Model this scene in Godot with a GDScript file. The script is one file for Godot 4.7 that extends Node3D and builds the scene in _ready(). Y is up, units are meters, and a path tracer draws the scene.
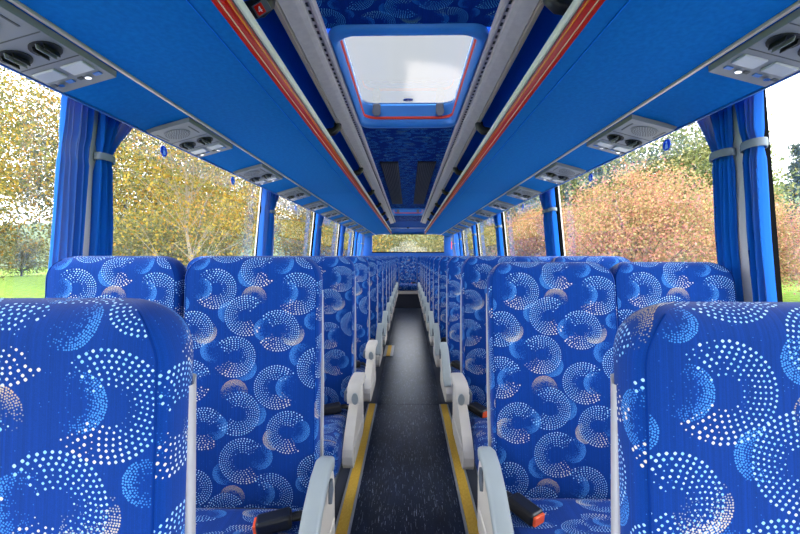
extends Node3D
# Interior of a touring coach, seen from the front of the aisle towards the rear bench.
# y = 0 is the coach floor, -z runs to the rear of the coach, x = 0 is the middle of the aisle.

const EYE := 1.20
const PITCH := 0.76
const ROWS := 12
const REAR := -10.30
const FRONT := 2.90
const ORD := ["first", "second", "third", "fourth", "fifth", "sixth", "seventh", "eighth", "ninth", "tenth", "eleventh", "twelfth", "thirteenth", "fourteenth"]

var M := {}
var used := {}
var rng := RandomNumberGenerator.new()

# ------------------------------------------------------------------ mesh builder
class MB:
	var v := PackedVector3Array()
	var n := PackedVector3Array()
	var u := PackedVector2Array()
	var c := PackedColorArray()
	var col := Color.WHITE
	var colored := false

	func tri(a: Vector3, b: Vector3, d: Vector3, na: Vector3, nb: Vector3, nd: Vector3, ua: Vector2, ub: Vector2, ud: Vector2) -> void:
		if (d - a).cross(b - a).dot(na + nb + nd) < 0.0:
			v.append_array([a, d, b]); n.append_array([na, nd, nb]); u.append_array([ua, ud, ub])
		else:
			v.append_array([a, b, d]); n.append_array([na, nb, nd]); u.append_array([ua, ub, ud])
		if colored:
			c.append_array([col, col, col])

	func quad(a: Vector3, b: Vector3, d: Vector3, e: Vector3, nn: Vector3) -> void:
		var s := (b - a).length()
		var t := (e - a).length()
		tri(a, b, d, nn, nn, nn, Vector2(0, 0), Vector2(s, 0), Vector2(s, t))
		tri(a, d, e, nn, nn, nn, Vector2(0, 0), Vector2(s, t), Vector2(0, t))

	func grid(p: Array, uv: Array, closed := false, flip := false) -> void:
		# p: rows of points, uv: rows of coordinates (or empty); closed joins the ends of each row
		var nr := p.size()
		var nc: int = p[0].size()
		var nm := []
		for i in nr:
			var row := PackedVector3Array()
			for j in nc:
				var i0 := maxi(i - 1, 0)
				var i1 := mini(i + 1, nr - 1)
				var j0 := j - 1
				var j1 := j + 1
				if closed:
					j0 = nc - 2 if j0 < 0 else j0
					j1 = 1 if j1 > nc - 1 else j1
				else:
					j0 = maxi(j0, 0)
					j1 = mini(j1, nc - 1)
				var du: Vector3 = p[i][j1] - p[i][j0]
				var dv: Vector3 = p[i1][j] - p[i0][j]
				var nn := du.cross(dv)
				if nn.length_squared() < 1e-18:
					var ii := i + 1 if i == 0 else i - 1
					ii = clampi(ii, 0, nr - 1)
					du = p[ii][j1] - p[ii][j0]
					nn = du.cross(dv)
				nn = nn.normalized()
				row.append(-nn if flip else nn)
			nm.append(row)
		for i in nr - 1:
			for j in nc - 1:
				var ua := Vector2(j, i); var ub := Vector2(j + 1, i); var uc := Vector2(j + 1, i + 1); var ud := Vector2(j, i + 1)
				if uv.size():
					ua = uv[i][j]; ub = uv[i][j + 1]; uc = uv[i + 1][j + 1]; ud = uv[i + 1][j]
				tri(p[i][j], p[i][j + 1], p[i + 1][j + 1], nm[i][j], nm[i][j + 1], nm[i + 1][j + 1], ua, ub, uc)
				tri(p[i][j], p[i + 1][j + 1], p[i + 1][j], nm[i][j], nm[i + 1][j + 1], nm[i + 1][j], ua, uc, ud)

	func fan(p: Array, nn: Vector3) -> void:
		var mid := Vector3.ZERO
		for q in p:
			mid += q
		mid /= p.size()
		for i in p.size():
			var a: Vector3 = p[i]
			var b: Vector3 = p[(i + 1) % p.size()]
			tri(mid, a, b, nn, nn, nn, Vector2(mid.x, mid.z), Vector2(a.x, a.z), Vector2(b.x, b.z))

	# a box with rounded (n > 1) or chamfered (n = 1) edges; uv in metres / uvs
	func rbox(ctr: Vector3, size: Vector3, r: float, k := 1, xf := Transform3D.IDENTITY, uvs := 1.0) -> void:
		var h := size * 0.5
		r = minf(r, minf(h.x, minf(h.y, h.z)) * 0.999)
		for ax in 3:
			var au := (ax + 1) % 3
			var av := (ax + 2) % 3
			var lu := steps(h[au], r, k)
			var lv := steps(h[av], r, k)
			for sg in [-1.0, 1.0]:
				var pp := []
				var nn := []
				var uu := []
				for b in lv:
					var rp := PackedVector3Array(); var rn := PackedVector3Array(); var ru := PackedVector2Array()
					for a in lu:
						var q := Vector3.ZERO
						q[ax] = h[ax] * sg; q[au] = a; q[av] = b
						var inner := Vector3(clampf(q.x, -h.x + r, h.x - r), clampf(q.y, -h.y + r, h.y - r), clampf(q.z, -h.z + r, h.z - r))
						var dd := (q - inner).normalized()
						var w := inner + dd * r
						rp.append(xf * (ctr + w)); rn.append((xf.basis * dd).normalized())
						var t: Vector2
						if ax == 1:
							t = Vector2(w.x + ctr.x, -(w.z + ctr.z))
						elif ax == 2:
							t = Vector2(w.x + ctr.x, -(w.y + ctr.y))
						else:
							t = Vector2(w.z + ctr.z, -(w.y + ctr.y))
						ru.append(t / uvs)
					pp.append(rp); nn.append(rn); uu.append(ru)
				for i in pp.size() - 1:
					for j in lu.size() - 1:
						tri(pp[i][j], pp[i][j + 1], pp[i + 1][j + 1], nn[i][j], nn[i][j + 1], nn[i + 1][j + 1], uu[i][j], uu[i][j + 1], uu[i + 1][j + 1])
						tri(pp[i][j], pp[i + 1][j + 1], pp[i + 1][j], nn[i][j], nn[i + 1][j + 1], nn[i + 1][j], uu[i][j], uu[i + 1][j + 1], uu[i + 1][j])

	func steps(h: float, r: float, k: int) -> Array:
		var o := []
		for i in k + 1:
			o.append(-h + r * (1.0 - cos(PI * 0.25 * 2.0 * i / k)) if false else -h + r * i / k)
		for i in k + 1:
			o.append(h - r + r * i / k)
		return o

	# a closed outline in (x, y) drawn along z from z0 to z1, with flat faces
	func extrude(pts: Array, z0: float, z1: float, smooth := false) -> void:
		var cnt := pts.size()
		var area := 0.0
		for i in cnt:
			area += pts[i].cross(pts[(i + 1) % cnt])
		var sgn := 1.0 if area > 0.0 else -1.0
		var dist := 0.0
		for i in cnt:
			var a: Vector2 = pts[i]
			var b: Vector2 = pts[(i + 1) % cnt]
			var e := (b - a).normalized()
			var nn := Vector3(e.y, -e.x, 0) * sgn
			var na := nn
			var nb := nn
			if smooth:
				var pe := (a - (pts[(i + cnt - 1) % cnt] as Vector2)).normalized()
				var ne := ((pts[(i + 2) % cnt] as Vector2) - b).normalized()
				if pe.dot(e) > 0.6:
					na = (nn + Vector3(pe.y, -pe.x, 0) * sgn).normalized()
				if ne.dot(e) > 0.6:
					nb = (nn + Vector3(ne.y, -ne.x, 0) * sgn).normalized()
			var l := a.distance_to(b)
			var A := Vector3(a.x, a.y, z0); var B := Vector3(b.x, b.y, z0); var C := Vector3(b.x, b.y, z1); var D := Vector3(a.x, a.y, z1)
			tri(A, B, C, na, nb, nb, Vector2(dist, z0), Vector2(dist + l, z0), Vector2(dist + l, z1))
			tri(A, C, D, na, nb, na, Vector2(dist, z0), Vector2(dist + l, z1), Vector2(dist, z1))
			dist += l
		var flat := PackedVector2Array(pts)
		var ix := Geometry2D.triangulate_polygon(flat)
		for k in range(0, ix.size(), 3):
			for zz in [z0, z1]:
				var nz := Vector3(0, 0, -1 if (zz == z0) == (z0 < z1) else 1)
				var q := [flat[ix[k]], flat[ix[k + 1]], flat[ix[k + 2]]]
				tri(Vector3(q[0].x, q[0].y, zz), Vector3(q[1].x, q[1].y, zz), Vector3(q[2].x, q[2].y, zz), nz, nz, nz, q[0], q[1], q[2])

	# a rounded-rectangle section (half sizes hx across `side`, ht along the other way) carried along a path
	func sweep(path: Array, side: Vector3, hx: float, ht: float, k := 12, e := 0.5, taper := []) -> void:
		var rows := []
		var np := path.size()
		for i in np:
			var t: Vector3 = (path[mini(i + 1, np - 1)] - path[maxi(i - 1, 0)]).normalized()
			var s := (side - t * side.dot(t)).normalized()
			var w := t.cross(s).normalized()
			var f: float = taper[i] if taper.size() else 1.0
			var row := PackedVector3Array()
			for j in k + 1:
				var a := TAU * (j + 0.5) / k
				var ca := cos(a); var sa := sin(a)
				row.append(path[i] + s * hx * f * signf(ca) * pow(absf(ca), e) + w * ht * f * signf(sa) * pow(absf(sa), e))
			rows.append(row)
		grid(rows, [], true)
		for i in [0, np - 1]:
			var cap := []
			for j in k:
				cap.append(rows[i][j])
			var t2: Vector3 = (path[1] - path[0]).normalized() if i == 0 else (path[np - 1] - path[np - 2]).normalized()
			fan(cap, -t2 if i == 0 else t2)

	func tube(path: Array, r: float, k := 8, taper := []) -> void:
		var d: Vector3 = (path[path.size() - 1] - path[0]).normalized()
		var s := Vector3.UP if absf(d.y) < 0.8 else Vector3.RIGHT
		sweep(path, s, r, r, k, 1.0, taper)

	func disc(ctr: Vector3, nn: Vector3, r: float, h: float, k := 16, rx := 1.0) -> void:
		# a short cylinder whose face looks along nn; rx stretches it across
		var s := nn.cross(Vector3.UP)
		if s.length() < 0.1:
			s = Vector3.RIGHT
		s = s.normalized()
		var t := nn.cross(s).normalized()
		var a := []; var b := []
		for j in k + 1:
			var an := TAU * j / k
			var o := s * cos(an) * r * rx + t * sin(an) * r
			a.append(ctr + o); b.append(ctr + o + nn * h)
		for j in k:
			var o1: Vector3 = (a[j] - ctr).normalized(); var o2: Vector3 = (a[j + 1] - ctr).normalized()
			tri(a[j], a[j + 1], b[j + 1], o1, o2, o2, Vector2(0, 0), Vector2(1, 0), Vector2(1, 1))
			tri(a[j], b[j + 1], b[j], o1, o2, o1, Vector2(0, 0), Vector2(1, 1), Vector2(0, 1))
		b.pop_back(); a.pop_back()
		fan(b, nn)
		fan(a, -nn)

	func done() -> ArrayMesh:
		var arr := []
		arr.resize(Mesh.ARRAY_MAX)
		arr[Mesh.ARRAY_VERTEX] = v
		arr[Mesh.ARRAY_NORMAL] = n
		arr[Mesh.ARRAY_TEX_UV] = u
		if colored:
			arr[Mesh.ARRAY_COLOR] = c
		var m := ArrayMesh.new()
		m.add_surface_from_arrays(Mesh.PRIMITIVE_TRIANGLES, arr)
		return m

# ------------------------------------------------------------------ naming
func numbered(called: String) -> String:
	used[called] = used.get(called, -1) + 1
	return called if used[called] == 0 else "%s_%03d" % [called, used[called]]

func tag(o: Node3D, label: String, category: String, group := "", kind := "") -> Node3D:
	o.set_meta("label", label)
	o.set_meta("category", category)
	if group:
		o.set_meta("group", group)
	if kind:
		o.set_meta("kind", kind)
	return o

func thing(called: String, label: String, category: String, at := Vector3.ZERO, group := "", kind := "") -> Node3D:
	var o := Node3D.new()
	o.name = numbered(called)
	add_child(o)
	o.position = at
	return tag(o, label, category, group, kind)

func part(called: String, mesh: Mesh, mat: Material, parent: Node3D) -> MeshInstance3D:
	var o := MeshInstance3D.new()
	o.name = called
	o.mesh = mesh
	o.material_override = mat
	parent.add_child(o, true)
	return o

func single(called: String, mesh: Mesh, mat: Material, label: String, category: String, group := "", kind := "") -> MeshInstance3D:
	var o := MeshInstance3D.new()
	o.name = numbered(called)
	o.mesh = mesh
	o.material_override = mat
	add_child(o)
	tag(o, label, category, group, kind)
	return o

# ------------------------------------------------------------------ materials
func mat(called: String, c: Color, rough := 0.6, metal := 0.0, spec := 0.5) -> StandardMaterial3D:
	var m := StandardMaterial3D.new()
	m.resource_name = called
	m.albedo_color = c
	m.roughness = rough
	m.metallic = metal
	m.metallic_specular = spec
	M[called] = m
	return m

func noise_tex(sz: int, freq: float, a: Color, b: Color, seedv: int, oct := 3, normal := false) -> NoiseTexture2D:
	var f := FastNoiseLite.new()
	f.seed = seedv
	f.frequency = freq
	f.fractal_octaves = oct
	var t := NoiseTexture2D.new()
	t.width = sz
	t.height = sz
	t.seamless = true
	t.noise = f
	if normal:
		t.as_normal_map = true
		t.bump_strength = 3.0
	else:
		var g := Gradient.new()
		g.set_color(0, a)
		g.set_color(1, b)
		t.color_ramp = g
	return t

# the moquette: swirls of dots on blue. Places in a frame of 725 x 1330 units that covers one backrest
const RINGS := [
	# x, y, radius, direction of the dense side in degrees (0 right, 90 down), sweep, which end turns tan (-1, 0, 1)
	[215, 220, 106, 5, 128, 1], [437, 118, 90, 180, 130, -1], [640, 245, 110, 0, 130, 1], [375, 365, 106, 180, 125, -1],
	[540, 445, 108, 5, 135, 1], [110, 440, 98, 10, 130, 0], [265, -22, 96, 90, 75, 0], [705, 20, 88, 120, 80, 0],
	[320, 585, 106, 0, 135, 1], [540, 743, 112, 180, 130, -1], [750, 640, 105, 150, 120, -1], [95, 712, 112, 185, 150, -1],
	[345, 882, 112, 10, 125, 0], [180, 960, 108, 190, 130, -1], [605, 975, 108, 185, 120, -1], [380, 1130, 118, 180, 128, -1],
	[125, 1270, 98, 5, 125, 0], [515, 1305, 112, -5, 120, 0], [290, 1395, 92, -90, 80, 0], [745, 1180, 90, 180, 110, 0],
]
const DISCS := [
	# x, y, radius, dense side, kind (0 blue, 1 tan)
	[140, 220, 58, 10, 0], [388, 152, 56, 150, 0], [555, 80, 58, 25, 0], [580, 240, 60, 10, 0], [290, 350, 56, 190, 0], [415, 268, 62, -90, 1],
	[480, 440, 62, 180, 0], [612, 458, 62, 60, 1], [165, 450, 62, 60, 1], [128, 68, 48, 30, 0], [722, 392, 45, 180, 0],
	[215, 548, 65, 180, 0], [372, 645, 62, 40, 0], [600, 745, 62, 190, 0], [665, 575, 62, 190, 0], [145, 725, 66, 190, 0],
	[328, 772, 66, -90, 1], [430, 885, 60, 20, 0], [232, 950, 66, 10, 0], [118, 990, 56, 200, 1], [650, 962, 62, 20, 0], [535, 1012, 56, 160, 1],
	[460, 1105, 66, 20, 0], [287, 1195, 58, 160, 0], [475, 1300, 62, 5, 0], [325, 1320, 60, -80, 1], [690, 1240, 45, 180, 0], [40, 300, 45, 20, 0], [60, 1130, 50, 30, 0],
]
const TW := 1024
const TH := 1880
var px := PackedByteArray()

func dot(x: float, y: float, r: float, c: Color, a := 1.0) -> void:
	var x0 := int(floor(x - r - 1.0)); var x1 := int(ceil(x + r + 1.0))
	var y0 := maxi(int(floor(y - r - 1.0)), 0); var y1 := mini(int(ceil(y + r + 1.0)), TH - 1)
	for yy in range(y0, y1 + 1):
		for xx in range(x0, x1 + 1):
			if xx < 0 or xx >= TW:
				continue
			var d := (absf(xx - x) + absf(yy - y)) * 0.35 + sqrt((xx - x) * (xx - x) + (yy - y) * (yy - y)) * 0.62
			var k := clampf(r - d + 0.5, 0.0, 1.0) * a
			if k > 0.0:
				var i := (yy * TW + xx) * 3
				px[i] = int(lerpf(px[i], c.r8, k))
				px[i + 1] = int(lerpf(px[i + 1], c.g8, k))
				px[i + 2] = int(lerpf(px[i + 2], c.b8, k))

func disc_motif(d: Array, s: float, col: Color) -> void:
	var rad: float = d[2]
	var dir := deg_to_rad(d[3])
	var r := rad
	while r > rad * 0.12:
		var stepa := 5.6 / r
		var a := -PI
		while a < PI:
			var lx := 0.5 + 0.5 * (r * cos(a) / rad)           # 1 at the dense rim, 0 at the far rim
			var keep := clampf(lx * 1.5 - 0.32, 0.0, 1.0) * clampf((r / rad - 0.05) * 1.5, 0.0, 1.0)
			if rng.randf() < keep * 1.25 and keep > 0.04:
				var jx := rng.randf_range(-1.0, 1.0); var jy := rng.randf_range(-1.0, 1.0)
				dot((d[0] - 37.0 + cos(a + dir) * r + jx) * s, (d[1] - 30.0 + sin(a + dir) * r + jy) * s, (1.2 + 1.0 * keep) * s, col, 0.45 + 0.4 * keep)
			a += stepa
		r -= 5.2

func moquette() -> ImageTexture:
	px.resize(TW * TH * 3)
	var base := Color8(2, 52, 128)
	var nz := FastNoiseLite.new()
	nz.seed = 4
	nz.frequency = 0.35
	var cols := PackedFloat32Array()
	for x in TW:
		cols.append(nz.get_noise_2d(x * 1.7, 3.0) * 0.16 + nz.get_noise_2d(x * 0.23, 9.0) * 0.10)
	var small := PackedFloat32Array()
	for i in 4096:
		small.append(rng.randf_range(-0.09, 0.09))
	var r0 := base.r8; var g0 := base.g8; var b0 := base.b8
	for y in TH:
		var o := (y * 1103) & 4095
		for x in TW:
			var f := 1.0 + cols[x] + small[(o + x * 7) & 4095]
			var i := (y * TW + x) * 3
			px[i] = int(r0 * f)
			px[i + 1] = int(g0 * f)
			px[i + 2] = int(minf(b0 * f, 255.0))
	var s := TW / 725.0
	var blue := Color8(88, 160, 232)
	var tan := Color8(235, 190, 140)
	for d in DISCS:
		if d[4] == 0 or d[3] < 0:
			disc_motif(d, s, blue if d[4] == 0 else tan)
	for w in RINGS:
		var rad2: float = w[2]
		var dir2 := deg_to_rad(w[3])
		var reach: float = deg_to_rad(w[4] + 12.0)
		for k in 7:
			var a2 := -reach * rng.randf_range(0.9, 1.0)
			while a2 <= reach:
				var e := absf(a2) / reach
				var end: float = a2 / reach * w[5]
				var r2 := rad2 - k * (10.4 + 1.6 * e)            # rows crowd together on the dense side
				var size := (2.75 + 1.35 * e) * (1.0 - 0.045 * k)
				if k > 4 and e < 0.45 and rng.randf() < 0.35 * (k - 4):
					size *= 0.4
				if e > 0.62 and rng.randf() < (e - 0.62) * 1.9:
					size *= 0.5
				var jit := 0.6 + 2.6 * maxf(0.0, e - 0.55)
				var cc := Color8(205, 230, 252).lerp(Color8(140, 200, 246), rng.randf())
				cc = cc.lerp(Color8(246, 226, 198), clampf(end * 2.2 - 0.7, 0.0, 1.0))
				dot((w[0] - 37.0 + cos(a2 + dir2) * r2 + rng.randf_range(-jit, jit)) * s, (w[1] - 30.0 + sin(a2 + dir2) * r2 + rng.randf_range(-jit, jit)) * s, size * s, cc, 0.93)
				a2 += (11.4 + 5.2 * e) / maxf(r2, 20.0)
	for d in DISCS:
		if d[4] == 1 and d[3] >= 0:
			disc_motif(d, s, Color8(246, 214, 170))
	# stray dots between the swirls
	for i in 520:
		dot(rng.randf() * TW, rng.randf() * TH, 1.4, Color8(90, 150, 225), 0.7)
	var im := Image.create_from_data(TW, TH, false, Image.FORMAT_RGB8, px)
	return ImageTexture.create_from_image(im)

func vinyl() -> ImageTexture:
	var sz := 1024
	var p := PackedByteArray()
	p.resize(sz * sz * 3)
	var nz := FastNoiseLite.new()
	nz.seed = 9
	nz.frequency = 0.012
	for y in sz:
		for x in sz:
			var f := 1.0 + nz.get_noise_2d(x, y * 0.35) * 0.35 + rng.randf_range(-0.16, 0.16)
			var i := (y * sz + x) * 3
			p[i] = int(32 * f); p[i + 1] = int(40 * f); p[i + 2] = int(58 * f)
	for k in 2700:                                        # pale flecks, drawn out along the aisle
		var x := rng.randi() % sz
		var y := rng.randi() % sz
		var l := 5 + int(pow(rng.randf(), 2.5) * 44.0)
		var w := 1 + (rng.randi() % 2)
		var b := rng.randf_range(0.3, 0.95)
		for yy in l:
			for xx in w:
				var i := (((y + yy) % sz) * sz + (x + xx) % sz) * 3
				p[i] = int(lerpf(p[i], 190, b)); p[i + 1] = int(lerpf(p[i + 1], 198, b)); p[i + 2] = int(lerpf(p[i + 2], 210, b))
	return ImageTexture.create_from_image(Image.create_from_data(sz, sz, false, Image.FORMAT_RGB8, p))

func sky_texture() -> ImageTexture:
	var w := 1024
	var h := 512
	var im := Image.create(w, h, false, Image.FORMAT_RGBF)
	var nz := FastNoiseLite.new()
	nz.seed = 21
	nz.frequency = 1.6
	nz.fractal_octaves = 5
	for y in h:
		var th := (0.5 - (y + 0.5) / h) * PI
		for x in w:
			var ph := (x + 0.5) / w * TAU
			var d := Vector3(cos(th) * sin(ph), sin(th), -cos(th) * cos(ph))
			var k := clampf(nz.get_noise_3dv(d * 2.2 + Vector3(47.9567, 24.57922, 3.34998)) * 5.0 - 0.5, 0.0, 1.0)
			k = k * k * (3.0 - 2.0 * k)
			var c := Color(0.80, 0.86, 0.92).lerp(Color(1.25, 1.26, 1.28), k)
			im.set_pixel(x, y, c)
	return ImageTexture.create_from_image(im)

func materials() -> void:
	var fab := mat("moquette", Color.WHITE, 0.9, 0.0, 0.25)
	fab.albedo_texture = moquette()
	fab.rim_enabled = true
	fab.rim = 0.16
	fab.rim_tint = 0.2
	var cc := mat("ceiling_cloth", Color(0.5, 0.86, 1.0), 0.95, 0.0, 0.2)
	cc.albedo_texture = fab.albedo_texture
	var felt := mat("blue_felt", Color.WHITE, 0.95, 0.0, 0.2)
	felt.albedo_texture = noise_tex(256, 0.05, Color8(0, 92, 172), Color8(4, 108, 192), 5, 4)
	felt.uv1_triplanar = true
	felt.uv1_world_triplanar = true
	felt.uv1_scale = Vector3(4, 4, 4)
	var cur := mat("curtain_cloth", Color8(0, 94, 192), 0.8, 0.0, 0.3)
	cur.backlight_enabled = true
	cur.backlight = Color(0.35, 0.35, 0.35)
	cur.rim_enabled = true
	cur.rim = 0.04
	mat("dark_blue_felt", Color8(14, 112, 222), 0.95, 0.0, 0.2)
	mat("seam_thread", Color8(4, 46, 118), 0.9, 0.0, 0.2)
	mat("frame_blue", Color8(48, 134, 226), 0.4)
	mat("panel_blue", Color8(4, 88, 180), 0.6)
	mat("strap_grey", Color8(120, 128, 138), 0.7)
	mat("pillar_grey", Color8(196, 194, 194), 0.6)
	mat("shell_grey", Color8(170, 168, 170), 0.75)
	mat("cream_plastic", Color8(204, 197, 186), 0.45)
	mat("arm_grey", Color8(152, 160, 160), 0.5)
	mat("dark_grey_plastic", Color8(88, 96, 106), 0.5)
	mat("panel_grey", Color8(122, 124, 134), 0.5)
	mat("joint_grey", Color8(70, 74, 82), 0.6)
	mat("black_plastic", Color8(22, 24, 30), 0.4)
	mat("vent_black", Color8(26, 28, 38), 0.7)
	mat("rubber_black", Color8(14, 15, 18), 0.9, 0.0, 0.12)
	mat("lens_clear", Color8(176, 178, 190), 0.25)
	mat("button_orange", Color8(244, 92, 44), 0.35)
	mat("button_blue", Color8(60, 110, 190), 0.4)
	mat("red_gloss", Color8(205, 26, 4), 0.35, 0.0, 0.35)
	mat("gold_stripe", Color8(236, 150, 50), 0.25)
	mat("cream_line", Color8(248, 220, 190), 0.4)
	mat("seal_red", Color8(240, 70, 50), 0.45)
	mat("white_plate", Color8(245, 246, 250), 0.5)
	mat("sticker_blue", Color8(10, 74, 190), 0.5)
	mat("chrome", Color8(225, 228, 232), 0.15, 1.0)
	mat("satin_metal", Color8(250, 250, 252), 0.3, 0.0)
	mat("trim_metal", Color8(186, 176, 170), 0.4, 0.3)
	mat("strip_alu", Color8(190, 192, 196), 0.4, 0.5)
	mat("steel_grey", Color8(120, 124, 130), 0.45, 0.4)
	var beam := mat("beam_paint", Color.WHITE, 0.55)
	beam.albedo_texture = noise_tex(256, 0.03, Color8(188, 184, 190), Color8(208, 204, 206), 12, 4)
	beam.uv1_triplanar = true
	beam.uv1_world_triplanar = true
	beam.uv1_scale = Vector3(3, 3, 3)
	var yel := mat("yellow_edge", Color.WHITE, 0.6)
	yel.albedo_texture = noise_tex(256, 0.06, Color8(232, 178, 52), Color8(250, 206, 88), 15, 4)
	yel.uv1_triplanar = true
	yel.uv1_world_triplanar = true
	yel.uv1_scale = Vector3(6, 6, 3)
	var vin := mat("aisle_vinyl", Color.WHITE, 0.32, 0.0, 0.5)
	vin.albedo_texture = vinyl()
	vin.uv1_scale = Vector3(1.0, 1.0, 1.0)
	var pv := mat("bounce_paving", Color.WHITE, 0.9)  # pale, to throw light up at the coach ceiling
	pv.albedo_texture = noise_tex(256, 0.05, Color8(176, 174, 168), Color8(198, 196, 190), 51, 4)
	pv.uv1_triplanar = true
	pv.uv1_world_triplanar = true
	pv.uv1_scale = Vector3(0.3, 0.3, 0.3)
	mat("side_floor", Color8(58, 62, 74), 0.7)
	var gl := mat("window_glass", Color(0.55, 0.6, 0.6, 0.06), 0.02)
	gl.transparency = BaseMaterial3D.TRANSPARENCY_ALPHA
	var tg := mat("hatch_glass", Color(0.30, 0.33, 0.36, 0.912), 0.05)
	tg.transparency = BaseMaterial3D.TRANSPARENCY_ALPHA
	var lf := mat("leaf", Color.WHITE, 0.7, 0.0, 0.3)
	lf.vertex_color_use_as_albedo = true
	lf.backlight_enabled = true
	lf.backlight = Color(0.8, 0.8, 0.8)
	var bk := mat("birch_bark", Color.WHITE, 0.85)
	bk.albedo_texture = noise_tex(256, 0.05, Color8(92, 80, 66), Color8(168, 152, 130), 31, 4)
	bk.uv1_triplanar = true
	bk.uv1_scale = Vector3(2, 2, 2)
	var bd := mat("dark_bark", Color.WHITE, 0.9)
	bd.albedo_texture = noise_tex(256, 0.05, Color8(48, 38, 30), Color8(92, 76, 60), 33, 4)
	bd.uv1_triplanar = true
	bd.uv1_scale = Vector3(2, 2, 2)
	var gr := mat("lawn", Color.WHITE, 0.95, 0.0, 0.2)
	gr.albedo_texture = noise_tex(512, 0.03, Color8(74, 104, 30), Color8(128, 150, 58), 41, 5)
	gr.uv1_triplanar = true
	gr.uv1_world_triplanar = true
	gr.uv1_scale = Vector3(0.12, 0.12, 0.12)
	var hl := mat("far_wood", Color.WHITE, 0.95, 0.0, 0.2)
	hl.albedo_texture = noise_tex(512, 0.06, Color8(60, 78, 56), Color8(112, 118, 92), 43, 5)
	hl.uv1_triplanar = true
	hl.uv1_world_triplanar = true
	hl.uv1_scale = Vector3(0.03, 0.03, 0.03)

# ------------------------------------------------------------------ set-up
func _ready() -> void:
	rng.seed = 20240
	# camera, sky and exposure
	var cam := Camera3D.new()
	cam.name = "camera"
	cam.fov = rad_to_deg(2.0 * atan(267.0 / 403.0))
	cam.near = 0.02
	cam.far = 600.0
	add_child(cam)
	cam.position = Vector3(0, EYE, 0)
	cam.rotation_degrees = Vector3(-1.56, 1.14, 0)
	cam.current = true
	var env := Environment.new()
	env.background_mode = Environment.BG_SKY
	var sm := PanoramaSkyMaterial.new()
	sm.panorama = sky_texture()
	sm.energy_multiplier = 1.0
	var sky := Sky.new()
	sky.sky_material = sm
	env.sky = sky
	env.tonemap_mode = Environment.TONE_MAPPER_LINEAR
	env.tonemap_exposure = 9.0
	env.sdfgi_enabled = true
	env.ssao_enabled = true
	env.ssil_enabled = true
	var we := WorldEnvironment.new()
	we.name = "world"
	we.environment = env
	add_child(we)

	materials()
	shell()
	ceiling_and_racks()
	seats()
	small_things()
	outdoors()

# ------------------------------------------------------------------ the coach body
const PILLARS := [-2.2, -0.35, 1.49, 3.32, 5.14, 6.98, 8.83]    # depth of each window pillar behind the camera plane
func wall_x(y: float) -> float:
	return 1.235 - 0.105 * (y - 0.85)

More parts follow.
